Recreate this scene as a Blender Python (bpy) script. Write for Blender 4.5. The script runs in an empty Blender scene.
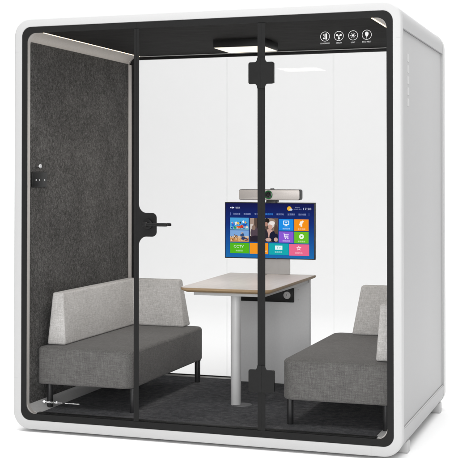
import bpy, bmesh, math, random
from mathutils import Vector, Matrix
random.seed(7)
PI = math.pi
S = bpy.context.scene
COL = S.collection
W, D, H = 2.143, 1.4065, 2.30          # pod outer width, depth, top
ZB = 0.06                              # underside of the pod body
FL = 0.147                             # carpet level inside the pod
GZ = 0.046                              # studio floor level

# ------------------------------------------------------------------ materials
def srgb(h):
    h = h.lstrip('#'); v = [int(h[i:i+2], 16)/255 for i in (0, 2, 4)]
    return tuple((c/12.92 if c <= .04045 else ((c+.055)/1.055)**2.4) for c in v) + (1,)

def new_mat(name):
    m = bpy.data.materials.new(name); m.use_nodes = True
    nt = m.node_tree
    return m, nt, nt.nodes['Principled BSDF']

def N(nt, t, **k):
    n = nt.nodes.new(t)
    for a, b in k.items(): setattr(n, a, b)
    return n

def obj_coords(nt, scale=(1, 1, 1)):
    tc = N(nt, 'ShaderNodeTexCoord'); mp = N(nt, 'ShaderNodeMapping')
    mp.inputs['Scale'].default_value = scale
    nt.links.new(tc.outputs['Object'], mp.inputs['Vector'])
    return mp.outputs['Vector']

def noise(nt, scale, detail=3, rough=.5, stretch=(1, 1, 1)):
    n = N(nt, 'ShaderNodeTexNoise')
    n.inputs['Scale'].default_value = scale; n.inputs['Detail'].default_value = detail
    n.inputs['Roughness'].default_value = rough
    nt.links.new(obj_coords(nt, stretch), n.inputs['Vector'])
    return n.outputs['Fac']

def math_(nt, op, a, b):
    n = N(nt, 'ShaderNodeMath', operation=op)
    for i, v in enumerate((a, b)):
        if isinstance(v, (int, float)): n.inputs[i].default_value = v
        else: nt.links.new(v, n.inputs[i])
    return n.outputs[0]

def ramp(nt, fac, stops):
    r = N(nt, 'ShaderNodeValToRGB')
    el = r.color_ramp.elements
    while len(el) < len(stops): el.new(.5)
    for e, (p, c) in zip(el, stops):
        e.position = p; e.color = c if len(c) == 4 else (*c, 1)
    nt.links.new(fac, r.inputs['Fac'])
    return r.outputs['Color']

def bump(nt, p, h, strength, dist):
    b = N(nt, 'ShaderNodeBump'); b.inputs['Strength'].default_value = strength
    b.inputs['Distance'].default_value = dist
    nt.links.new(h, b.inputs['Height']); nt.links.new(b.outputs[0], p.inputs['Normal'])

def plain(name, col, rough=.5, metal=0, var=.06, nscale=30, spec=.5, bmp=0):
    m, nt, p = new_mat(name)
    f = noise(nt, nscale, 4)
    lo = tuple(c*(1-var) for c in col[:3]); hi = tuple(min(1, c*(1+var)) for c in col[:3])
    nt.links.new(ramp(nt, f, [(.3, lo), (.7, hi)]), p.inputs['Base Color'])
    p.inputs['Roughness'].default_value = rough; p.inputs['Metallic'].default_value = metal
    p.inputs['Specular IOR Level'].default_value = spec
    if bmp: bump(nt, p, f, bmp, .001)
    return m

def glow(name, col, strength):
    m, nt, p = new_mat(name); nt.nodes.remove(p)
    e = N(nt, 'ShaderNodeEmission'); e.inputs[0].default_value = col; e.inputs[1].default_value = strength
    nt.links.new(e.outputs[0], nt.nodes['Material Output'].inputs[0])
    return m

def felt(name):
    m, nt, p = new_mat(name)
    a = noise(nt, 215, 4, .8, (1, .8, .7)); b = noise(nt, 80, 3, .6, (1, 1, .8)); c = noise(nt, 5, 2, .5)
    s = math_(nt, 'ADD', math_(nt, 'MULTIPLY', a, .62), math_(nt, 'ADD', math_(nt, 'MULTIPLY', b, .28), math_(nt, 'MULTIPLY', c, .10)))
    nt.links.new(ramp(nt, s, [(.38, (.030, .0292, .0285)), (.5, (.088, .0855, .083)), (.62, (.20, .195, .19))]), p.inputs['Base Color'])
    p.inputs['Roughness'].default_value = .95; p.inputs['Specular IOR Level'].default_value = .1
    bump(nt, p, a, .35, .002)
    return m

def carpet(name):
    m, nt, p = new_mat(name)
    a = noise(nt, 180, 4, .8); b = noise(nt, 28, 4, .65); c = noise(nt, 4, 2)
    s = math_(nt, 'ADD', math_(nt, 'MULTIPLY', a, .5), math_(nt, 'ADD', math_(nt, 'MULTIPLY', b, .36), math_(nt, 'MULTIPLY', c, .14)))
    nt.links.new(ramp(nt, s, [(.36, (.040, .040, .044)), (.5, (.090, .090, .096)), (.64, (.175, .174, .181))]), p.inputs['Base Color'])
    p.inputs['Roughness'].default_value = 1; p.inputs['Specular IOR Level'].default_value = .05
    bump(nt, p, a, .5, .004)
    return m

def linen(name, lo, mid, hi):
    m, nt, p = new_mat(name)
    L = 26; Tt = 260
    xs = noise(nt, 1, 2, .6, (L, Tt, Tt)); ys = noise(nt, 1, 2, .6, (Tt, L, Tt)); zs = noise(nt, 1, 2, .6, (Tt, Tt, L))
    big = noise(nt, 7, 3, .6)
    s = math_(nt, 'ADD', math_(nt, 'MULTIPLY', xs, .30), math_(nt, 'ADD', math_(nt, 'MULTIPLY', ys, .30),
        math_(nt, 'ADD', math_(nt, 'MULTIPLY', zs, .30), math_(nt, 'MULTIPLY', big, .10))))
    nt.links.new(ramp(nt, s, [(.36, lo), (.5, mid), (.64, hi)]), p.inputs['Base Color'])
    p.inputs['Roughness'].default_value = .9; p.inputs['Specular IOR Level'].default_value = .15
    p.inputs['Sheen Weight'].default_value = .1
    bump(nt, p, s, .3, .002)
    return m

def wood(name, lo, hi, stretch, rough=.45, spec=.5):
    m, nt, p = new_mat(name)
    f = noise(nt, 1, 5, .6, stretch)
    nt.links.new(ramp(nt, f, [(.35, lo), (.65, hi)]), p.inputs['Base Color'])
    p.inputs['Roughness'].default_value = rough; p.inputs['Specular IOR Level'].default_value = spec
    bump(nt, p, f, .15, .001)
    return m

def glass(name, tint, ior, extra_rough=0.0, milk=0.0, milk_col=(.9, .9, .9, 1)):
    m, nt, p = new_mat(name); nt.nodes.remove(p)
    tr = N(nt, 'ShaderNodeBsdfTransparent'); tr.inputs[0].default_value = tint
    gl = N(nt, 'ShaderNodeBsdfGlossy'); gl.inputs['Roughness'].default_value = extra_rough
    fr = N(nt, 'ShaderNodeFresnel'); fr.inputs['IOR'].default_value = ior
    mx = N(nt, 'ShaderNodeMixShader')
    nt.links.new(fr.outputs[0], mx.inputs[0]); nt.links.new(tr.outputs[0], mx.inputs[1]); nt.links.new(gl.outputs[0], mx.inputs[2])
    out = mx.outputs[0]
    if milk:
        df = N(nt, 'ShaderNodeBsdfDiffuse'); df.inputs[0].default_value = milk_col
        tl = N(nt, 'ShaderNodeBsdfTranslucent'); tl.inputs[0].default_value = milk_col
        m2 = N(nt, 'ShaderNodeMixShader'); m2.inputs[0].default_value = .5
        nt.links.new(df.outputs[0], m2.inputs[1]); nt.links.new(tl.outputs[0], m2.inputs[2])
        m3 = N(nt, 'ShaderNodeMixShader'); m3.inputs[0].default_value = milk
        nt.links.new(out, m3.inputs[1]); nt.links.new(m2.outputs[0], m3.inputs[2]); out = m3.outputs[0]
    nt.links.new(out, nt.nodes['Material Output'].inputs[0])
    return m

M = dict(
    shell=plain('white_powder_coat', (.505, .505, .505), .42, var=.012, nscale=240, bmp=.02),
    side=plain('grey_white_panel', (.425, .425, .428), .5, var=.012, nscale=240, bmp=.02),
    foot=plain('foot_plastic', (.50, .50, .50), .55, var=.03),
    black=plain('black_glass_print', (.017, .017, .017), .5, var=.05, spec=.08),
    blackm=plain('black_metal', (.009, .009, .009), .42, var=.08, spec=.2),
    trim=plain('champagne_aluminium', (.60, .57, .545), .42, metal=.0, var=.04, nscale=80),
    cove=plain('pale_cove_extrusion', (.60, .565, .53), .5, var=.05, nscale=60),
    coveb=plain('grey_floor_cove', (.66, .655, .65), .5, var=.05, nscale=60),
    felt=felt('charcoal_felt'), carpet=carpet('charcoal_carpet'),
    ceil=wood('dark_brushed_ceiling', (.016, .0155, .015), (.034, .033, .032), (7, 90, 30), .8, .05),
    lin_l=linen('light_grey_linen', (.38, .37, .36), (.55, .535, .52), (.71, .70, .69)),
    lin_d=linen('mid_grey_linen', (.080, .077, .075), (.130, .126, .122), (.188, .183, .178)),
    leg=plain('black_leg_metal', (.014, .014, .015), .45, var=.1),
    top=wood('pale_laminate', (.60, .555, .53), (.66, .615, .59), (30, 4, 10), .4),
    edge=wood('plywood_edge', (.25, .165, .085), (.36, .25, .14), (6, 6, 260), .55),
    ped=plain('grey_white_laminate', (.74, .74, .745), .5, var=.02, nscale=90),
    tleg=plain('white_leg_lacquer', (.62, .62, .62), .35, var=.02),
    plate=plain('silver_grey_plate', (.60, .59, .58), .4, var=.03),
    silver=plain('brushed_silver', (.46, .43, .41), .35, metal=.35, var=.06, nscale=160),
    disc=plain('grey_disc_metal', (.13, .13, .135), .45, var=.1),
    lens=plain('dark_lens', (.004, .005, .004), .08),
    ink=plain('white_print', (.55, .55, .55), .6, var=.02),
    ink2=plain('bright_white_print', (.85, .85, .85), .6, var=.02),
    frame=plain('grey_frame_metal', (.42, .42, .42), .45, var=.03),
    chrome=plain('polished_chrome', (.8, .8, .8), .12, metal=1, var=.02),
    led=glow('warm_led', (1, .84, .64, 1), 2.1),
    lamp=glow('warm_lamp_diffuser', (1, .93, .78, 1), 1.3),
    ring=glow('green_led_ring', (.02, .42, .08, 1), .5),
    gfront=glass('clear_front_glass', (.985, .985, .985, 1), 1.08),
    grear=glass('rear_glass', (.815, .815, .815, 1), 1.11),
    sweep=plain('white_studio_paper', (.93, .93, .93), .9, var=.004, spec=.0),
)

# ------------------------------------------------------------------ helpers
def tag(o, label=None, cat=None, group=None, kind=None):
    if label: o['label'] = label
    if cat: o['category'] = cat
    if group: o['group'] = group
    if kind: o['kind'] = kind
    return o

def empty(name, loc):
    o = bpy.data.objects.new(name, None); COL.objects.link(o)
    o.location = loc; o.empty_display_size = .1
    o['_o'] = tuple(loc)
    return o

ORG = {}
def link(name, me, parent=None, mat=None):
    o = bpy.data.objects.new(name, me); COL.objects.link(o)
    if parent is not None:
        org = Vector(ORG[parent.name]); me.transform(Matrix.Translation(-org)); o.parent = parent
        ORG[o.name] = tuple(org)
    else: ORG[o.name] = (0, 0, 0)
    return o

def root(name, loc):
    o = bpy.data.objects.new(name, None); COL.objects.link(o)
    o.location = loc; o.empty_display_size = .1; ORG[o.name] = tuple(loc)
    return o

def build(name, bm, mats, parent=None, smooth=True, ang=35):
    bmesh.ops.remove_doubles(bm, verts=bm.verts, dist=1e-6)
    bmesh.ops.recalc_face_normals(bm, faces=bm.faces)
    me = bpy.data.meshes.new(name); bm.to_mesh(me); bm.free()
    for m in (mats if isinstance(mats, (list, tuple)) else [mats]): me.materials.append(m)
    if smooth:
        me.polygons.foreach_set('use_smooth', [True]*len(me.polygons))
        me.set_sharp_from_angle(angle=math.radians(ang))
    return link(name, me, parent)

def nb(): return bmesh.new()

def merge(bm, other, mi=0):
    for f in other.faces: f.material_index = mi
    me = bpy.data.meshes.new('tmp'); other.to_mesh(me); other.free()
    bm.from_mesh(me); bpy.data.meshes.remove(me)

def box(bm, x0, x1, y0, y1, z0, z1, bev=0, seg=2, mi=0):
    t = bmesh.new(); bmesh.ops.create_cube(t, size=1)
    bmesh.ops.scale(t, vec=(x1-x0, y1-y0, z1-z0), verts=t.verts)
    bmesh.ops.translate(t, vec=((x0+x1)/2, (y0+y1)/2, (z0+z1)/2), verts=t.verts)
    if bev: bmesh.ops.bevel(t, geom=t.edges[:], offset=bev, segments=seg, profile=.5, affect='EDGES')
    merge(bm, t, mi)

def cyl(bm, p0, p1, r0, r1=None, n=28, bev=0, mi=0):
    r1 = r0 if r1 is None else r1
    p0, p1 = Vector(p0), Vector(p1); d = p1-p0
    t = bmesh.new(); bmesh.ops.create_cone(t, cap_ends=True, segments=n, radius1=r0, radius2=r1, depth=d.length)
    if bev:
        ed = [e for e in t.edges if len(e.link_faces) == 2 and any(len(f.verts) > 4 for f in e.link_faces)]
        bmesh.ops.bevel(t, geom=ed, offset=bev, segments=2, profile=.5, affect='EDGES')
    q = d.to_track_quat('Z', 'Y')
    bmesh.ops.transform(t, matrix=Matrix.Translation((p0+p1)/2) @ q.to_matrix().to_4x4(), verts=t.verts)
    merge(bm, t, mi)

def rr(x0, x1, z0, z1, r, n=10):
    """rounded rectangle in XZ, counter clockwise"""
    pts = []
    for cx, cz, a in ((x1-r, z0+r, -90), (x1-r, z1-r, 0), (x0+r, z1-r, 90), (x0+r, z0+r, 180)):
        for i in range(n+1):
            t = math.radians(a+90*i/n); pts.append((cx+r*math.cos(t), cz+r*math.sin(t)))
    return pts

def loft_rings(bm, rings, close=True, mi=0):
    """rings: list of lists of 3D points; bridges consecutive rings, and last to first when close"""
    vs = [[bm.verts.new(p) for p in r] for r in rings]
    k = len(vs)
    for a in range(k if close else k-1):
        A, B = vs[a], vs[(a+1) % k]; n = len(A)
        for i in range(n):
            f = bm.faces.new((A[i], A[(i+1) % n], B[(i+1) % n], B[i])); f.material_index = mi
    return vs

def prism_y(bm, pts, y0, y1, bev=0, mi=0):
    """polygon in XZ extruded along Y"""
    t = bmesh.new()
    a = [t.verts.new((x, y0, z)) for x, z in pts]; b = [t.verts.new((x, y1, z)) for x, z in pts]
    n = len(pts)
    t.faces.new(a); t.faces.new(b[::-1])
    for i in range(n): t.faces.new((a[i], b[i], b[(i+1) % n], a[(i+1) % n]))
    bmesh.ops.recalc_face_normals(t, faces=t.faces)
    if bev: bmesh.ops.bevel(t, geom=t.edges[:], offset=bev, segments=3, profile=.5, affect='EDGES')
    merge(bm, t, mi)

def hexa(bm, pts8, bev=0, seg=3, mi=0):
    """box from 8 corners: bottom 4 ccw then top 4 ccw"""
    t = bmesh.new(); v = [t.verts.new(p) for p in pts8]
    for f in ((3, 2, 1, 0), (4, 5, 6, 7), (0, 1, 5, 4), (1, 2, 6, 5), (2, 3, 7, 6), (3, 0, 4, 7)):
        t.faces.new([v[i] for i in f])
    bmesh.ops.recalc_face_normals(t, faces=t.faces)
    if bev: bmesh.ops.bevel(t, geom=t.edges[:], offset=bev, segments=seg, profile=.5, affect='EDGES')
    merge(bm, t, mi)

def text_bm(body, size, cx, y, z, width=None, shear=0, align='CENTER', mi=0):
    """flat lettering in the XZ plane facing -Y, centred on cx, z"""
    cu = bpy.data.curves.new('t', 'FONT'); cu.body = body; cu.size = size; cu.resolution_u = 3
    ob = bpy.data.objects.new('t', cu); COL.objects.link(ob)
    bpy.context.view_layer.update()
    me = bpy.data.meshes.new_from_object(ob.evaluated_get(bpy.context.evaluated_depsgraph_get()))
    bpy.data.objects.remove(ob); bpy.data.curves.remove(cu)
    t = bmesh.new(); t.from_mesh(me); bpy.data.meshes.remove(me)
    if not t.verts: return t
    xs = [v.co.x for v in t.verts]; ys = [v.co.y for v in t.verts]
    x0, x1, y0, y1 = min(xs), max(xs), min(ys), max(ys)
    s = (width/(x1-x0)) if width else 1
    for v in t.verts:
        px = (v.co.x-(x0+x1)/2)*s; pz = v.co.y-(y0+y1)/2
        v.co = Vector((cx+px, y, z+pz))
    for f in t.faces: f.material_index = mi
    return t

def disc(bm, cx, cz, y, r, n=32, mi=0, rz=None):
    v = [bm.verts.new((cx+r*math.cos(2*PI*i/n), y, cz+(rz or r)*math.sin(2*PI*i/n))) for i in range(n)]
    f = bm.faces.new(v); f.material_index = mi

def annulus(bm, cx, cz, y, r0, r1, n=40, mi=0):
    a = [(cx+r0*math.cos(2*PI*i/n), y, cz+r0*math.sin(2*PI*i/n)) for i in range(n)]
    b = [(cx+r1*math.cos(2*PI*i/n), y, cz+r1*math.sin(2*PI*i/n)) for i in range(n)]
    loft_rings(bm, [a, b], close=False, mi=mi)

def poly(bm, pts, y, mi=0):
    f = bm.faces.new([bm.verts.new((x, y, z)) for x, z in pts]); f.material_index = mi

# ------------------------------------------------------------------ studio
bm = nb()
prof = [(-14, GZ), (6.0, GZ)]
R_ = 2.2
for i in range(1, 17):
    a = math.radians(90*i/16); prof.append((6.0+R_*math.sin(a), GZ+R_-R_*math.cos(a)))
prof += [(8.2, 9)]
for i in range(len(prof)-1):
    (ya, za), (yb, zb) = prof[i], prof[i+1]
    v = [bm.verts.new(p) for p in ((-16, ya, za), (16, ya, za), (16, yb, zb), (-16, yb, zb))]
    bm.faces.new(v)
sw = build('floor', bm, M['sweep']); tag(sw, kind='structure')

# ------------------------------------------------------------------ pod
pod = root('meeting_pod', (W/2, D/2, GZ))
tag(pod, 'white soundproof meeting pod with rounded corners and a black edged glass front', 'meeting pod')

RO = .098
def ring_y(x0, x1, z0, z1, r, y, n=12): return [(x, y, z) for x, z in rr(x0, x1, z0, z1, r, n)]
FX0, FX1, FZ0, FZ1 = .0475, 2.0972, ZB+.0502, H-.0475       # outline of the glazed front
# front rim
bm = nb()
def off(d, y): return ring_y(d, W-d, ZB+d, H-d, RO-d, y)
loft_rings(bm, [off(0, .034), off(0, .010), off(.003, .003), off(.010, 0.0),
                ring_y(FX0-.002, FX1+.002, FZ0-.002, FZ1+.002, .055, 0.0),
                ring_y(FX0, FX1, FZ0, FZ1, .053, .0025),
                ring_y(FX0, FX1, FZ0, FZ1, .053, .013),
                ring_y(.060, W-.060, ZB+.062, H-.060, .045, .013),
                ring_y(.060, W-.060, ZB+.062, H-.060, .045, .034)])
fr = build('front_rim', bm, M['shell'], pod, ang=50)
# joint seams of the rim
for zz in (2.115, .335):
    for xa, xb in ((W-.030, W-.008), (.008, .030)):
        bm = nb(); box(bm, xa, xb, -.0002, .030, zz, zz+.0012); build('seam', bm, M['side'], fr, smooth=False)
bm = nb(); box(bm, 1.985, 1.9862, -.0004, .02, ZB+.004, ZB+.046); build('seam', bm, M['side'], fr, smooth=False)
# rear rim
bm = nb()
loft_rings(bm, [off(0, 1.332), off(0, 1.392), off(.004, 1.402), off(.012, D),
                ring_y(FX0, FX1, FZ0, FZ1, .053, D), ring_y(FX0, FX1, FZ0, FZ1, .053, 1.402),
                ring_y(.062, W-.062, ZB+.062, H-.062, .045, 1.402), ring_y(.062, W-.062, ZB+.062, H-.062, .045, 1.332)])
build('rear_rim', bm, M['shell'], pod, ang=50)

# roof and base shells between the rims, rounded corners running front to back
ZT, ZL = H-.133, ZB+.133
def corner_shell(top):
    n = 12; o = []; d = .0018
    s = 1 if top else -1
    ze = H-d if top else ZB+d; zs = ZT if top else ZL
    r = RO-d
    o.append((d, zs)); 
    for i in range(n+1):
        t = math.radians(180-90*i/n); o.append((d+r+r*math.cos(t), ze-s*r+s*r*math.sin(t)))
    for i in range(n+1):
        t = math.radians(90-90*i/n); o.append((W-d-r+r*math.cos(t), ze-s*r+s*r*math.sin(t)))
    o.append((W-d, zs))
    o += [(W-.03, zs)]
    zi = (H-.066) if top else (ZB+.070)
    o += [(W-.05, zi), (.05, zi), (.03, zs)]
    b = nb(); prism_y(b, o, .034, 1.332)
    return b
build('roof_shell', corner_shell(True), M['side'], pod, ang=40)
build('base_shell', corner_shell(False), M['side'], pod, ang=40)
# side panels, set back a few millimetres from the corner shells, with vent slots
slot_z = [2.016+.021-k*.0567 for k in range(5)]
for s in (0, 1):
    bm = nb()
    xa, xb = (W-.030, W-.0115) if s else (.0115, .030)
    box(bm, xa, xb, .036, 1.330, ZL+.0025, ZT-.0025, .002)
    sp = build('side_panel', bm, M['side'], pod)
    bm = nb()
    xf = W-.0118 if s else .0118-.0018
    for z in slot_z: box(bm, xf, xf+.0018, .203, .252, z-.020, z+.020, .0006, 1)
    build('vent_slot', bm, M['shell'], sp)
# aluminium ledge along the foot of each side panel
for s in (0, 1):
    bm = nb(); xa = W-.0112 if s else .0045
    box(bm, xa, xa+.0067, .036, 1.330, ZL-.0005, ZL+.0035, .0008, 1)
    build('ledge', bm, M['shell'], pod)

# inner lining ---------------------------------------------------------------
XI, ZI, ZC = .078, FL, 2.224     # wall face, floor, ceiling
bm = nb()
ib = dict(x0=XI, x1=W-XI, z0=FL, z1=ZC, r=.075)
def inn(g, y, n=10): return ring_y(XI-g, W-XI+g, FL-g-.005, ZC+g, .066+g, y, n)
loft_rings(bm, [inn(0, .0125), inn(0, .039), inn(.012, .039), inn(.012, .0125)])
build('inner_frame', bm, M['trim'], pod, ang=50)
bm = nb()
loft_rings(bm, [inn(0, 1.3665), inn(0, 1.3875), inn(.012, 1.3875), inn(.012, 1.3665)])
build('inner_frame', bm, M['trim'], pod, ang=50)
for s in (0, 1):
    xa, xb = (XI+.0003, XI+.017) if not s else (W-XI-.017, W-XI-.0003)
    bm = nb(); box(bm, xa, xb, 1.3668, 1.3872, .185, 2.168, .001, 1)
    build('corner_trim', bm, M['trim'], pod)
# felt walls
for s in (0, 1):
    bm = nb()
    xa, xb = (XI+.0005, .031) if not s else (W-.031, W-XI-.0005)
    box(bm, min(xa, xb), max(xa, xb), .0395, 1.366, .190, 2.175, .001, 1)
    build('felt_wall', bm, M['felt'], pod, smooth=False)
# coves (rounded corner extrusions front to back)
def cove(s, top):
    n = 8; pts = []
    za, zb = (2.1755, ZC) if top else (.1895, FL-.004)
    xw = .155 if top else .158
    for i in range(n+1):
        t = math.radians(90*i/n)
        x = XI+(xw-XI)*(1-math.cos(t)); z = za+(zb-za)*math.sin(t)
        pts.append((x, z))
    pts += [(xw, zb+(.010 if top else -.012)), (.040, zb+(.010 if top else -.012)), (.040, za)]
    if s: pts = [(W-x, z) for x, z in pts]
    b = nb(); prism_y(b, pts, .0395, 1.366); return b
for s in (0, 1):
    build('upper_cove', cove(s, True), M['cove'], pod, ang=30)
    build('lower_cove', cove(s, False), M['coveb'], pod, ang=30)
# ceiling
bm = nb(); box(bm, .1615, W-.1615, .0395, 1.3655, ZC-.001, ZC+.006)
build('ceiling_panel', bm, M['ceil'], pod, smooth=False)
for s in (0, 1):
    x = .1552 if not s else W-.1552-.006
    bm = nb(); box(bm, x, x+.006, .042, 1.362, ZC-.0035, ZC+.003)
    build('light_strip', bm, M['led'], pod, smooth=False)
# header and rear track
bm = nb(); box(bm, .142, W-.142, 1.3670, 1.3885, ZC-.024, ZC-.0005, .002)
build('rear_header', bm, M['blackm'], pod)
bm = nb(); box(bm, .142, W-.142, 1.3605, 1.3665, ZC-.006, ZC-.0015, .001)
build('header_strip', bm, M['plate'], pod)
bm = nb(); box(bm, .142, W-.142, 1.3730, 1.3885, FL-.001, FL+.016, .002)
build('rear_track', bm, M['blackm'], pod)
bm = nb(); box(bm, .142, W-.142, 1.3670, 1.3728, FL-.001, FL+.010, .002)
build('track_strip', bm, M['plate'], pod)
# carpet floor
bm = nb(); box(bm, .148, W-.148, .0525, 1.366, FL-.03, FL+.001)
build('carpet', bm, M['carpet'], pod, smooth=False)
bm = nb(); box(bm, .135, W-.135, .0145, .0520, FL-.004, FL+.0025, .001)
build('threshold', bm, M['black'], pod)
# rear glass
bm = nb(); box(bm, .060, W-.060, 1.3905, 1.3965, ZB+.075, H-.070)
rg = build('rear_glass', bm, M['grear'], pod, smooth=False)
bm = nb()
loft_rings(bm, [ring_y(.062, W-.062, ZB+.077, H-.072, .05, 1.3902), ring_y(.118, W-.118, FL+.006, ZC-.016, .04, 1.3902)], close=False)
build('glass_border', bm, M['black'], rg, smooth=False)
# two pane joints of the rear glass
for x in (.752, 1.452):
    bm = nb(); box(bm, x, x+.010, 1.3896, 1.3903, FL+.02, ZC-.03)
    build('pane_joint', bm, glass('clear_joint', (.985, .985, .985, 1), 1.25), rg, smooth=False)

# front glass and door -------------------------------------------------------
GY0, GY1 = .0035, .0115
J1, J2 = .7300, 1.4210            # the two joints
def outline_pane(x0, x1):
    b = nb()
    full = rr(FX0+.001, FX1-.001, FZ0+.001, FZ1-.001, .052, 12)
    pts = [(min(max(x, x0), x1), z) for x, z in full]
    q = []
    for p_ in pts:
        if not q or (abs(p_[0]-q[-1][0])+abs(p_[1]-q[-1][1])) > 1e-6: q.append(p_)
    if abs(q[0][0]-q[-1][0])+abs(q[0][1]-q[-1][1]) < 1e-6: q.pop()
    prism_y(b, q, GY0, GY1); return b
lp = build('side_glass', outline_pane(0, J1-.0005), M['gfront'], pod, smooth=False)
rp = build('side_glass', outline_pane(J2+.0005, 3), M['gfront'], pod, smooth=False)
door = build('door', outline_pane(J1+.0005, J2-.0005), M['gfront'], pod, smooth=False)
PY0, PY1 = .0018, .0034           # printed border, just proud of the glass
BI = (.0800, W-.0770, ZB+.0855, H-.0820)          # inner outline of the printed border
outer = rr(FX0+.0006, FX1-.0006, FZ0+.0006, FZ1-.0006, .052, 12)
inner = rr(BI[0], BI[1], BI[2], BI[3], .050, 12)
def border(x0, x1, extra=None):
    """slice of the printed ring between x0 and x1"""
    b = nb()
    n = len(outer)
    A = [b.verts.new((x, PY0, z)) for x, z in outer]; B = [b.verts.new((x, PY0, z)) for x, z in inner]
    for i in range(n): b.faces.new((A[i], A[(i+1) % n], B[(i+1) % n], B[i]))
    for co, no in (((x0, 0, 0), (-1, 0, 0)), ((x1, 0, 0), (1, 0, 0))):
        g = b.verts[:]+b.edges[:]+b.faces[:]
        bmesh.ops.bisect_plane(b, geom=g, plane_co=co, plane_no=no, clear_outer=True)
    r = bmesh.ops.extrude_face_region(b, geom=b.faces[:])
    bmesh.ops.translate(b, vec=(0, PY1-PY0, 0), verts=[e for e in r['geom'] if isinstance(e, bmesh.types.BMVert)])
    return b
zA, zB_ = FZ0+.034, FZ1-.033
b = border(-1, J1-.0005); box(b, J1-.0145, J1-.0012, PY0, PY1, zA, zB_)
build('printed_border', b, M['black'], lp, smooth=False)
b = border(J2+.0005, 3); box(b, J2+.0012, J2+.0205, PY0, PY1, zA, zB_)
build('printed_border', b, M['black'], rp, smooth=False)
b = border(J1+.0005, J2-.0005); box(b, J1+.0012, J1+.0145, PY0, PY1, zA, zB_); box(b, J2-.0205, J2-.0012, PY0, PY1, zA, zB_)
build('printed_border', b, M['black'], door, smooth=False)
# gaskets inside the joints
b = nb(); 
for j in (J1, J2): box(b, j-.0011, j+.0011, .0023, .0033, FZ0+.003, FZ1-.003)
build('gasket', b, M['blackm'], pod, smooth=False)

# door handle with flared backplate
def smoothflare(side, x0, xw, z0, z1, fl_lo, fl_hi, r=.022, back=0, ft=None):
    """plate growing out of the printed strip towards +x (side 1) or -x; concave flares at both ends"""
    pts = [(x0-back, z0-fl_lo)]
    n = 8
    def add(cx, cz, rx, rz, a0, a1):
        for i in range(n+1):
            t = math.radians(a0+(a1-a0)*i/n); pts.append((cx+rx*math.cos(t), cz+rz*math.sin(t)))
    k = xw-x0
    ft = ft or .42*k
    # lower concave flare
    if fl_lo: add(x0+ft, z0-fl_lo, ft, fl_lo, 180, 90)
    else: pts.append((x0, z0))
    add(x0+k-r, z0+r, r, r, -90, 0)
    add(x0+k-r, z1-r, r, r, 0, 90)
    if fl_hi: add(x0+ft, z1+fl_hi, ft, fl_hi, 270, 180)
    else: pts.append((x0, z1))
    if back: pts.append((x0-back, z1+fl_hi))
    q = []
    for p_ in pts:
        if not q or (abs(p_[0]-q[-1][0])+abs(p_[1]-q[-1][1])) > 1e-5: q.append(p_)
    if side < 0: q = [(2*x0-x, z) for x, z in q]
    return q
b = nb(); prism_y(b, smoothflare(1, J1+.0140, .8460, 1.118, 1.243, .050, .050, .026), -.0010, .0030)
hp = build('handle_plate', b, M['black'], door, ang=40)
b = nb()
cyl(b, (.800, -.003, 1.184), (.800, -.018, 1.184), .027, .027, 36, .002)
cyl(b, (.800, -.016, 1.184), (.800, -.050, 1.184), .0135, .0125, 28, .001)
box(b, .790, .928, -.062, -.046, 1.1745, 1.1915, .005, 3)
box(b, .786, .815, -.064, -.044, 1.171, 1.195, .007, 3)
cyl(b, (.792, .012, 1.184), (.792, .024, 1.184), .027, .027, 36, .002)
cyl(b, (.792, .022, 1.184), (.792, .055, 1.184), .0125, .0125, 28)
box(b, .782, .905, .050, .066, 1.172, 1.188, .005, 3)
build('door_handle', b, M['blackm'], door)
# hinges: top and bottom clamps straddling joint 2
def clamp(parent, side, z0, z1, lo, hi):
    b = nb(); x0 = J2+side*.0005
    q = smoothflare(1, x0+.020, x0+.067, z0, z1, lo, hi, .010, .0194, .013)
    if side < 0: q = [(2*x0-x, z) for x, z in q]
    prism_y(b, q, -.004, .0016)
    t = nb(); xa, xb = sorted((x0, x0+side*.064))
    box(b, xa, xb, .0118, .024, z0+.003, z1-.003, .003)
    return build('hinge', b, M['blackm'], parent, ang=40)
for par, sd in ((door, -1), (rp, 1)):
    clamp(par, sd, 1.9055, 2.0175, .022, .022)
    clamp(par, sd, .340, .453, 0, .022)
# narrow covers the mullion flare base
# pictograms printed at the top of the right glass
YI = .0012
b = nb()
ic = [(1.7556, 2.1345), (1.8265, 2.1345), (1.8990, 2.1345), (1.9680, 2.1350)]
for cx, cz in ic: annulus(b, cx, cz, YI, .0222, .0243)
cx, cz = ic[0]       # sound waves against a panel
poly(b, [(cx+.002, cz-.015), (cx+.010, cz-.015), (cx+.010, cz+.015), (cx+.002, cz+.015)], YI)
disc(b, cx-.006, cz-.009, YI, .0045, 16)
poly(b, [(cx-.010, cz+.006), (cx-.001, cz-.001), (cx-.001, cz+.003), (cx-.008, cz+.009)], YI)
disc(b, cx-.006, cz+.009, YI, .0032, 14)
cx, cz = ic[1]       # fan
disc(b, cx, cz-.001, YI, .0030, 14)
for a in (90-180, 30, 150):
    t = math.radians(a); ox, oz = math.cos(t), math.sin(t)
    pts = []
    for i in range(16):
        u = 2*PI*i/16; l = .0066*math.cos(u)+.0098; w_ = .0050*math.sin(u)*(1+.35*math.cos(u))
        pts.append((cx+ox*l-oz*w_, cz-.001+oz*l+ox*w_))
    poly(b, pts, YI+.0001)
cx, cz = ic[2]       # sun
disc(b, cx, cz, YI, .0058, 20)
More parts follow.
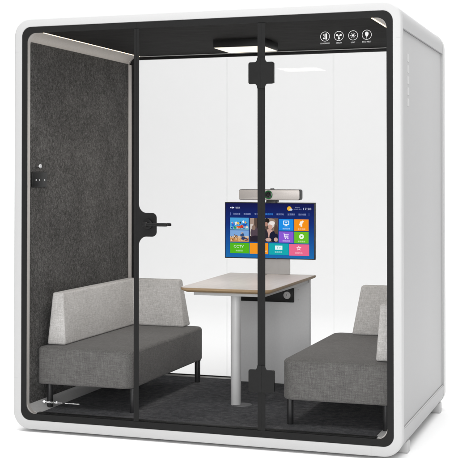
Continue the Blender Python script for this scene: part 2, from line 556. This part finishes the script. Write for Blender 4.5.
for k in range(8):
    t = PI*k/4; c_, s_ = math.cos(t), math.sin(t); r0, r1, w_ = .0085, .0140, .0011
    poly(b, [(cx+c_*r0-s_*w_, cz+s_*r0+c_*w_), (cx+c_*r1-s_*w_, cz+s_*r1+c_*w_), (cx+c_*r1+s_*w_, cz+s_*r1-c_*w_), (cx+c_*r0+s_*w_, cz+s_*r0-c_*w_)], YI)
cx, cz = ic[3]       # leaf on a stem
pts = [(cx+.0085*math.sin(2*PI*i/24)*(1-.25*math.cos(2*PI*i/24)), cz+.003-.0125*math.cos(2*PI*i/24)) for i in range(24)]
poly(b, pts, YI)
poly(b, [(cx-.0012, cz-.019), (cx+.0012, cz-.019), (cx+.0012, cz-.008), (cx-.0012, cz-.008)], YI+.0001)
for (cx, cz), w_, s_ in zip(ic, (.047, .029, .021, .046), ('SOUNDPROOF', 'AIRFLOW', 'LIGHT', 'ECO-FELT')):
    merge(b, text_bm(s_, .0098, cx, YI, cz-.0345, w_))
build('pictograms', b, M['ink'], rp, smooth=False)
# lettering at the bottom left of the left glass
b = nb(); zt = .2165
dcx = .189
poly(b, [(dcx-.010, zt), (dcx, zt-.008), (dcx+.010, zt), (dcx, zt+.008)], YI)
build('logo', b, M['ink2'], lp, smooth=False); b = nb()
merge(b, text_bm('sound', .0185, .2335, YI, zt, .062))
build('lettering', b, M['ink2'], lp, smooth=False); b = nb()
merge(b, text_bm('www.soundbox.com', .0105, .3560, YI, zt-.001, .086))
build('lettering', b, M['ink2'], lp, smooth=False)
b = nb(); merge(b, text_bm('box', .0185, .2835, YI, zt, .031))
build('lettering', b, plain('grey_print', (.26, .26, .26), .6), lp, smooth=False)

# ceiling lamp
b = nb(); x0, x1, y0, y1, z0, z1 = .930, 1.236, .640, .925, 2.1740, ZC-.0012
box(b, x0, x1, y0, y1, z0+.002, z1, .003)
cl = build('ceiling_lamp', b, M['blackm'], pod)
b = nb(); box(b, x0+.006, x1-.006, y0+.006, y1-.006, z0-.001, z0+.004, .001, 1)
build('lamp_diffuser', b, M['lamp'], cl)
# socket plate and hook on the left felt wall
b = nb(); box(b, XI, XI+.010, .052, .216, 1.376, 1.459, .003)
sk = build('socket_plate', b, M['blackm'], pod)
b = nb()
for y, h_ in ((.090, .010), (.127, .007), (.190, .010)):
    b = nb(); box(b, XI+.0095, XI+.0112, y-.0045, y+.0045, 1.418-h_/2-.003, 1.418+h_/2-.003, .0006, 1)
    build('socket', b, M['chrome'], sk)
b = nb()
cyl(b, (XI, .104, 1.492), (XI+.026, .104, 1.492), .009, .008, 20, .001)
cyl(b, (XI+.024, .104, 1.492), (XI+.031, .104, 1.492), .014, .013, 24, .002)
build('coat_hook', b, M['chrome'], pod)
# feet
for fx in (W-.037, .037):
    for fy in (.205, 1.255):
        b = nb(); box(b, fx-.030, fx+.030, fy-.034, fy+.034, GZ, ZB+.045, .008, 3)
        build('foot', b, M['foot'], pod)
# ------------------------------------------------------------------ sofas
def sofa(side, label):
    """side 0: against the left felt wall, 1: against the right one"""
    def X(x): return x if side == 0 else W-x
    db = 0 if side == 0 else -.048
    r = root('sofa', (X(.36), .70, FL+.001))
    tag(r, label, 'sofa', 'grey linen sofas facing each other across the table')
    # seat: rounded cushion block; rounded plan corners
    b = nb()
    x0, x1 = .083, .652; y0, y1 = .118, 1.262; z0, z1 = .286, .492
    rings = []
    def plan(inset, z, rc=.062):
        pts = []
        for cx, cy, a, q in ((x1, y0, -90, rc), (x1, y1, 0, rc), (x0, y1, 90, min(rc, .024)), (x0, y0, 180, min(rc, .024))):
            q2 = max(q-inset, .003); ox = (q2+inset)*(-1 if cx == x1 else 1); oy = (q2+inset)*(-1 if cy == y1 else 1)
            for i in range(9):
                t = math.radians(a+90*i/8); pts.append((cx+ox+q2*math.cos(t), cy+oy+q2*math.sin(t)))
        return [(X(x), y, z) for x, y in pts]
    e = .014
    for i in range(5):
        t = math.radians(90*i/4); rings.append(plan(e*(1-math.sin(t)), z0+e*(1-math.cos(t))))
    rings.append(plan(0, (z0+z1)/2))
    e2 = .020
    for i in range(6):
        t = math.radians(90*i/5); rings.append(plan(e2*(1-math.cos(t)), z1-e2*(1-math.sin(t))))
    rings.append(plan(.10, z1+.0035, .06)); rings.append(plan(.2, z1+.005, .05))
    vs = loft_rings(b, rings, close=False)
    b.faces.new(vs[0]); b.faces.new(vs[-1])
    seat = build('seat', b, M['lin_d'], r, ang=60)
    # stitched seam round the top edge of the seat
    b = nb(); pts = [Vector(p) for p in plan(.0015, z1-.017)]
    for i in range(len(pts)): cyl(b, pts[i], pts[(i+1) % len(pts)], .0016, n=6)
    build('piping', b, M['lin_d'], seat)
    # L-shaped backrest: long part along the wall, short return across the rear end
    b = nb()
    zb, zt = z1+.0045, .786
    # plan outline at base and at top (x, y)
    base = [(.108+db, .185), (.222+db, .185), (.222+db, 1.128), (.562+db, 1.128), (.562+db, 1.248), (.108+db, 1.248)]
    top_ = [(.135+db, .197), (.200+db, .197), (.200+db, 1.165), (.512+db, 1.165), (.512+db, 1.236), (.135+db, 1.236)]
    if side:
        base = [(max(x, .074), y) for x, y in base]; top_ = [(max(x, .080), y) for x, y in top_]
    A = [b.verts.new((X(x), y, zb)) for x, y in base]; B = [b.verts.new((X(x), y, zt)) for x, y in top_]
    n = 6
    b.faces.new(A[::-1]); b.faces.new(B)
    for i in range(n): b.faces.new((A[i], A[(i+1) % n], B[(i+1) % n], B[i]))
    bmesh.ops.recalc_face_normals(b, faces=b.faces)
    bmesh.ops.bevel(b, geom=b.edges[:], offset=.012, segments=4, profile=.5, affect='EDGES')
    back = build('backrest', b, M['lin_l'], r, ang=60)
    for lx, ly in ((.122, .196), (.626, .196), (.122, 1.200), (.626, 1.200)):
        b = nb(); cyl(b, (X(lx), ly, FL+.001), (X(lx), ly, z0+.004), .0168, .0178, 28, .001)
        lg = build('leg', b, M['leg'], r)
        b = nb(); cyl(b, (X(lx), ly, z0-.004), (X(lx), ly, z0+.001), .021, .021, 24)
        build('mounting_plate', b, M['leg'], lg)
    return r
sofa(0, 'grey linen sofa along the dark felt wall, its long light backrest in full view')
sofa(1, 'grey linen sofa right of the table, cut off by the pod front edge')

# ------------------------------------------------------------------ table
tb = root('meeting_table', (1.08, .85, FL+.001))
tag(tb, 'narrow pale meeting table with wooden edge between the two sofas', 'table')
ZTT = .8255
def tplan(inset, z):
    x0n, x0f, x1, y0, y1 = .842, .790, 1.372, .315, 1.352
    pts = []; rc = .055-inset*.6
    loop = rr(0, 1, 0, 1, .0001, 1)
    # corners: near-right, far-right, far-left, near-left
    near_l = (x0n+inset, y0+inset); near_r = (x1-inset, y0+inset); far_r = (x1-.018-inset, y1-inset); far_l = (x0f+inset, y1-inset)
    def arc(cx, cy, r, a0, a1, n=8):
        for i in range(n+1):
            t = math.radians(a0+(a1-a0)*i/n); pts.append((cx+r*math.cos(t), cy+r*math.sin(t), z))
    arc(near_r[0]-rc, near_r[1]+rc, rc, -90, 0); arc(far_r[0]-.01, far_r[1]-.01, .01, 0, 90)
    arc(far_l[0]+.01, far_l[1]-.01, .01, 90, 180); arc(near_l[0]+rc, near_l[1]+rc, rc, 180, 270)
    return pts
b = nb(); vs = loft_rings(b, [tplan(.0035, ZTT-.004), tplan(.0022, ZTT)], close=False); b.faces.new(vs[-1]); b.faces.new(vs[0])
tt = build('tabletop', b, M['top'], tb, ang=30)
b = nb(); vs = loft_rings(b, [tplan(.026, ZTT-.026), tplan(.004, ZTT-.016), tplan(0, ZTT-.012), tplan(.0, ZTT-.003), tplan(.0035, ZTT-.0005), tplan(.006, ZTT-.0042)], close=False)
b.faces.new(vs[0]); b.faces.new(vs[-1])
build('edge_band', b, M['edge'], tt, ang=30)
b = nb(); box(b, .905, 1.315, .395, 1.325, ZTT-.047, ZTT-.0262, .002)
build('support_frame', b, M['frame'], tb)
b = nb(); cyl(b, (1.087, .588, FL+.001), (1.087, .588, ZTT-.0472), .0292, .0292, 48, .001)
lg = build('leg', b, M['tleg'], tb)
b = nb(); cyl(b, (1.122, .592, FL+.0008), (1.122, .592, FL+.005), .056, .054, 48, .001)
build('leg_base', b, M['disc'], tb)
b = nb(); box(b, .835, 1.320, 1.318, 1.351, FL+.0012, ZTT-.0265, .0015)
build('pedestal', b, M['ped'], tb)
b = nb(); box(b, .878, 1.222, 1.300, 1.3178, .655, .745, .003)
cb = build('control_box', b, M['blackm'], tb)
b = nb(); cyl(b, (1.182, 1.3005, .700), (1.182, 1.292, .700), .0235, .0225, 36, .002); cyl(b, (1.182, 1.293, .700), (1.182, 1.2905, .700), .014, .014, 28, .001)
dl = build('dial', b, M['plate'], cb)
b = nb(); box(b, 1.1805, 1.1835, 1.2895, 1.2908, .695, .709)
build('dial_mark', b, M['leg'], dl, smooth=False)
for z in (.672, .735):
    b = nb(); cyl(b, (1.248, 1.3182, z), (1.248, 1.3165, z), .004, .004, 16)
    build('screw', b, M['plate'], tb)
b = nb(); cyl(b, (1.030, 1.27, ZTT+.0001), (1.030, 1.27, ZTT+.004), .030, .028, 36, .001)
build('cable_grommet', b, M['silver'], tb)

# ------------------------------------------------------------------ monitor
YM = 1.290; MX0, MX1, MZ0, MZ1 = .7760, 1.3630, .9225, 1.2740
mo = root('monitor', ((MX0+MX1)/2, YM, ZTT))
tag(mo, 'wide flat monitor with a lit menu of coloured tiles standing behind the table', 'monitor')
b = nb(); box(b, .985, 1.190, 1.3300, 1.3440, ZTT+.001, 1.16, .002)
build('stand_plate', b, M['plate'], mo)
b = nb(); box(b, 1.03, 1.145, 1.315, 1.3302, 1.03, 1.15, .003)
build('mount', b, M['blackm'], mo)
b = nb(); box(b, MX0, MX1, YM, YM+.026, MZ0, MZ1, .0025, 2)
build('bezel', b, M['leg'], mo)
# screen picture: one mesh, flat layers a fraction of a millimetre apart
smats = []; sidx = {}
def sm(hexs, k=1.0):
    if hexs not in sidx:
        sidx[hexs] = len(smats); smats.append(glow('screen_'+hexs.strip('#'), srgb(hexs), k))
    return sidx[hexs]
m, nt, p = new_mat('screen_background'); nt.nodes.remove(p)
tc = N(nt, 'ShaderNodeTexCoord'); sp_ = N(nt, 'ShaderNodeSeparateXYZ'); nt.links.new(tc.outputs['Generated'], sp_.inputs[0])
c_ = ramp(nt, sp_.outputs['Z'], [(0, srgb('#1f6fb4')), (.3, srgb('#1c559f')), (.62, srgb('#17317c')), (1, srgb('#181a4e'))])
em = N(nt, 'ShaderNodeEmission'); em.inputs[1].default_value = .95
nt.links.new(c_, em.inputs[0]); nt.links.new(em.outputs[0], nt.nodes['Material Output'].inputs[0])
sidx['bg'] = 0; smats.append(m)
b = nb()
def U(x): return MX0+(x-41)/377*(MX1-MX0)
def V(y): return MZ1-(y-94)/235*(MZ1-MZ0)
def Y(k): return YM-.0006-.00035*k
def R(x0, y0, x1, y1, c, k=1): poly(b, [(U(x0), V(y1)), (U(x1), V(y1)), (U(x1), V(y0)), (U(x0), V(y0))], Y(k), sm(c))
def Dk(x, y, r, c, k=2, ry=None): disc(b, U(x), V(y), Y(k), r/377*(MX1-MX0), 20, sm(c), rz=(ry or r)/377*(MX1-MX0))
def blob(x, y, r, c, k=2):
    n = 11; ph = random.random()*6; e = random.uniform(.7, 1.35)
    pts = []
    for i in range(n):
        q = r/377*(MX1-MX0)*random.uniform(.62, 1.2); a = 2*PI*i/n+ph
        pts.append((U(x)+q*math.cos(a)*e, V(y)+q*math.sin(a)/e))
    poly(b, pts, Y(k), sm(c))
def specks(x0, y0, x1, y1, cols, n, r):
    for i in range(n): blob(random.uniform(x0+r, x1-r), random.uniform(y0+r, y1-r), random.uniform(.4, 1)*r, random.choice(cols), 2.4+.08*(i % 12))
def T(s, x, y, size, width, c, k=3): merge2(text_bm(s, size, U(x), Y(k), V(y), width/377*(MX1-MX0)), sm(c))
def merge2(t, mi): merge(b, t, mi)
R(45, 98, 414, 325, 'bg', 0)
# header
for dx, q_ in ((-6, 3), (0, 5), (6, 3)): poly(b, [(U(73+dx-3), V(117)), (U(73+dx), V(117+q_)), (U(73+dx+3), V(117)), (U(73+dx), V(117-q_))], Y(2), sm('#e8ecff'))
T('智慧屏', 97, 117, .0125, 19, '#d5dcf5')
Dk(313, 119, 9, '#f2b632'); Dk(320, 123, 6, '#c9d6f2', 3, 4)
T('晴 26℃', 347, 114.5, .007, 18, '#b9c6ea'); T('2月18日 周日', 347, 122, .007, 32, '#93a4d2')
T('17:20', 387, 120, .0185, 32, '#d9e0f5')
T('|', 64, 143, .014, None, '#6f83c4') if False else None
R(65, 137, 66.5, 149, '#6f83c4', 2); R(393, 137, 394.5, 149, '#6f83c4', 2)
for s_, x, w_, c_ in (('影视点播', 93, 29, '#9eaede'), ('电视直播', 137, 29, '#9eaede'), ('学习', 176, 16, '#9eaede'), ('精选应用', 229, 31, '#3f9bff'),
                      ('娱乐天地', 275, 30, '#9eaede'), ('生活服务', 321, 31, '#9eaede'), ('我的收藏', 366, 31, '#9eaede')):
    T(s_, x, 143, .0125, w_, c_)
# tiles
R(64, 159, 143, 209, '#4aa3dc'); R(64, 196, 143, 209, '#7fb7c9', 1.3)
for x, y, r, c in ((76, 190, 8, '#2f6fd0'), (89, 184, 7, '#f4f4f0'), (101, 199, 9, '#e2622a'), (98, 183, 6, '#f0c52c'), (113, 196, 8, '#d8352c'),
                   (125, 189, 8, '#2c57b4'), (135, 197, 6, '#e8e6df'), (84, 201, 6, '#31a04c'), (120, 176, 5, '#f2f6ff'), (72, 201, 5, '#1c4f9f'), (108, 180, 4, '#1d2c50'), (130, 178, 4, '#f2a33a')):
    blob(x, y, r, c, 2+.1*(x % 7))
R(64, 212, 143, 260, '#7fa9dc'); R(64, 240, 143, 260, '#c88f55', 1.3); R(64, 236, 143, 243, '#d9c3ab', 1.6)
for x, y, r, c in ((84, 236, 5, '#6a4a3a'), (92, 238, 6, '#8a6243'), (118, 232, 8, '#37507c'), (124, 246, 10, '#34406a'), (116, 223, 4, '#caa183'), (133, 250, 7, '#8f3a2a'), (104, 250, 8, '#e0b27c'), (76, 250, 6, '#b7763f')):
    blob(x, y, r, c, 2+.1*(x % 7))
R(147, 160, 267, 259, '#5a4a42')
for x0, y0, x1, y1, c in ((149, 160, 166, 205, '#a99386'), (150, 185, 162, 235, '#e4ddd8'), (147, 235, 180, 259, '#3a2a2c'), (178, 160, 205, 259, '#332a2a'), (226, 160, 267, 200, '#6d5b50'), (243, 165, 252, 215, '#8b776c'), (205, 160, 226, 185, '#c9bcb4')):
    R(x0, y0, x1, y1, c, 1.4)
for i_, (x, y, rx, ry, c) in enumerate(((168, 222, 17, 26, '#544650'), (164, 200, 8, 10, '#8d7568'), (172, 246, 22, 13, '#2a2430'), (236, 172, 19, 11, '#9a8578'),
        (219, 174, 12, 14, '#26211f'), (217, 185, 7, 9, '#b58a7a'), (238, 186, 13, 14, '#dcd2cc'), (234, 196, 9, 11, '#cfa595'), (242, 180, 11, 8, '#eee6e1'),
        (230, 222, 17, 17, '#c9a196'), (212, 232, 13, 26, '#302b33'), (248, 236, 18, 22, '#1c1f35'), (226, 249, 12, 7, '#caa79c'), (257, 248, 8, 8, '#c5a79a'), (258, 206, 8, 18, '#5b4a40'))):
    Dk(x, y, rx, c, 1.7+.11*i_, ry)
specks(66, 176, 141, 208, ('#2f6fd0', '#e8e6df', '#d8352c', '#1c4f9f', '#f0c52c', '#1d2c50'), 34, 3.2)
specks(66, 234, 141, 259, ('#6a4a3a', '#e0b27c', '#37507c', '#f0dcc0', '#8a6243'), 30, 3)
R(147, 259, 267, 262, '#1c4f95', 3.6)
R(64, 264, 146, 308, '#55b81e'); T('CCTV', 101, 279, .0235, 42, '#f4fff0'); T('央视影音', 103, 297, .0115, 30, '#d8f4c9')
R(148, 264, 225, 309, '#f79a24'); T('游戏', 212, 298, .0115, 18, '#fff0d0')
R(228, 264, 310, 311, '#17aab0'); R(254, 273, 284, 290, '#eafcfd', 2); T('TV', 269, 281.5, .0165, 18, '#17aab0'); T('电视应用', 268, 300, .0115, 30, '#c9f1f3')
R(312, 266, 394, 313, '#ee6a90'); T('应用市场', 352, 302, .0115, 30, '#ffd7e2')
st = []
for i in range(10):
    a = PI/2+2*PI*i/10; r_ = (11 if i % 2 == 0 else 5)/377*(MX1-MX0); st.append((U(352)+r_*math.cos(a), V(282)+r_*math.sin(a)))
poly(b, st, Y(2), sm('#ffe9ef')); Dk(352, 282.5, 3.2, '#ee6a90', 3)
R(270, 163, 330, 210, '#2090e8'); R(288, 169, 312, 186, '#e8f6ff', 2); R(291, 172, 309, 183, '#2090e8', 3); R(297, 186, 303, 190, '#e8f6ff', 2); R(292, 190, 308, 192, '#e8f6ff', 2); R(297, 176, 303, 179, '#e8f6ff', 4); T('我的应用', 300, 202, .0108, 30, '#cfe9ff')
R(333, 163, 392, 211, '#f8941c'); Dk(362, 177, 6, '#fff6e6', 2); Dk(368, 172, 4, '#fff6e6', 2.3); R(359, 178, 366, 193, '#fff6e6', 2.6); Dk(357, 184, 4, '#fff6e6', 3); T('亲子乐园', 363, 203, .0108, 30, '#ffe6c2')
R(270, 214, 330, 260, '#8d5bd4')
for a_ in ((288, 223, 293, 225), (291, 223, 294, 237), (293, 226, 311, 229), (294, 231, 309, 235), (293, 237, 309, 239)): R(*a_, '#f3e9ff', 2)
Dk(297, 243, 2.6, '#f3e9ff'); Dk(307, 243, 2.6, '#f3e9ff'); T('购物商城', 300, 253, .0108, 30, '#e2d2fb')
R(333, 214, 392, 262, '#6cc12c'); Dk(363, 234, 10, '#f3ffe9', 2); poly(b, [(U(360), V(239)), (U(368), V(234)), (U(360), V(229))], Y(3), sm('#6cc12c')); T('影音播放', 363, 254, .0108, 30, '#dff6cb')
build('screen', b, smats, mo, smooth=False)
b = nb(); cyl(b, (MX0+.34, YM+.001, MZ0+.002), (MX0+.34, YM-.0008, MZ0+.002), .0015, .0015, 10)
build('power_light', b, sm and smats[sidx['#3f9bff']], mo)

# ------------------------------------------------------------------ conference camera on the monitor
vc = root('video_bar', (1.08, YM+.01, MZ1))
tag(vc, 'long silver video conferencing bar with a green ringed round lens on top of the monitor', 'video camera')
b = nb()
pts = rr(.879, 1.272, 1.291, 1.3535, .0115, 6)
prism_y(b, pts, 1.262, 1.325, .0015)
build('housing', b, M['silver'], vc, ang=50)
b = nb(); prism_y(b, rr(.877, 1.274, 1.289, 1.3555, .0125, 6), 1.268, 1.327, .001)
build('rear_shell', b, M['leg'], vc, ang=50)
LX, LZ = 1.0725, 1.322
b = nb(); cyl(b, (LX, 1.263, LZ), (LX, 1.2585, LZ), .0275, .0265, 40, .001)
ln = build('lens', b, M['lens'], vc)
b = nb(); annulus(b, LX, LZ, 1.2583, .0215, .0245)
build('lens_ring', b, M['ring'], ln, smooth=False)
b = nb(); cyl(b, (LX, 1.2588, LZ), (LX, 1.255, LZ), .013, .009, 30, .0005)
build('lens_glass', b, M['lens'], ln)
b = nb(); box(b, 1.056, 1.120, 1.266, 1.335, MZ1+.0005, 1.2895, .003); box(b, 1.056, 1.120, 1.258, 1.2875, MZ1-.004, MZ1+.006, .001)
build('clamp_foot', b, M['leg'], vc)
b = nb(); cyl(b, (1.088, 1.295, 1.355), (1.088, 1.295, 1.3615), .014, .012, 28, .001)
build('privacy_knob', b, M['leg'], vc)

# ------------------------------------------------------------------ lights
wd = bpy.data.worlds.new('World'); S.world = wd; wd.use_nodes = True
wd.node_tree.nodes['Background'].inputs[0].default_value = (1, 1, 1, 1)
wd.node_tree.nodes['Background'].inputs[1].default_value = .5
def area(name, loc, target, size, power, col=(1, 1, 1), sy=None):
    l = bpy.data.lights.new(name, 'AREA'); l.energy = power; l.color = col; l.size = size
    if sy: l.shape = 'RECTANGLE'; l.size_y = sy
    o = bpy.data.objects.new(name, l); COL.objects.link(o); o.location = loc
    o.rotation_euler = (Vector(target)-Vector(loc)).to_track_quat('-Z', 'Y').to_euler()
    return o
area('overhead_softbox', (1.0, .8, 6.0), (1.0, .8, 0), 9, 440, sy=8)
area('backdrop_softbox', (-1.2, 3.2, 7.0), (-1.2, 8.0, 2.0), 12, 260, sy=3)
area('lamp_glow', (1.083, .78, 2.165), (1.083, .78, 0), .28, 10, (1, .95, .89))
area('front_softbox', (1.9, -2.4, 6.2), (1.9, -1.8, 0), 6, 160, sy=3)
area('camera_side_softbox', (2.6, -7.8, 2.0), (1.2, 0, 1.0), 4, 260, sy=3.2)

# ------------------------------------------------------------------ camera
cd = bpy.data.cameras.new('camera'); cam = bpy.data.objects.new('camera', cd); COL.objects.link(cam)
cd.sensor_width = 36; cd.lens = 1166.7085/458*36; cd.shift_y = -(229-157.01)/458
cd.clip_end = 100
cam.location = (3.196, -5.6679, 1.4274)
cam.rotation_euler = (math.radians(90)+.0178, 0, .3311)
S.camera = cam
S.view_settings.view_transform = 'Standard'; S.view_settings.look = 'None'
S.view_settings.exposure = 0; S.view_settings.gamma = 1
S.cycles.max_bounces = 10; S.cycles.transparent_max_bounces = 24; S.cycles.diffuse_bounces = 5
S.cycles.use_denoising = True
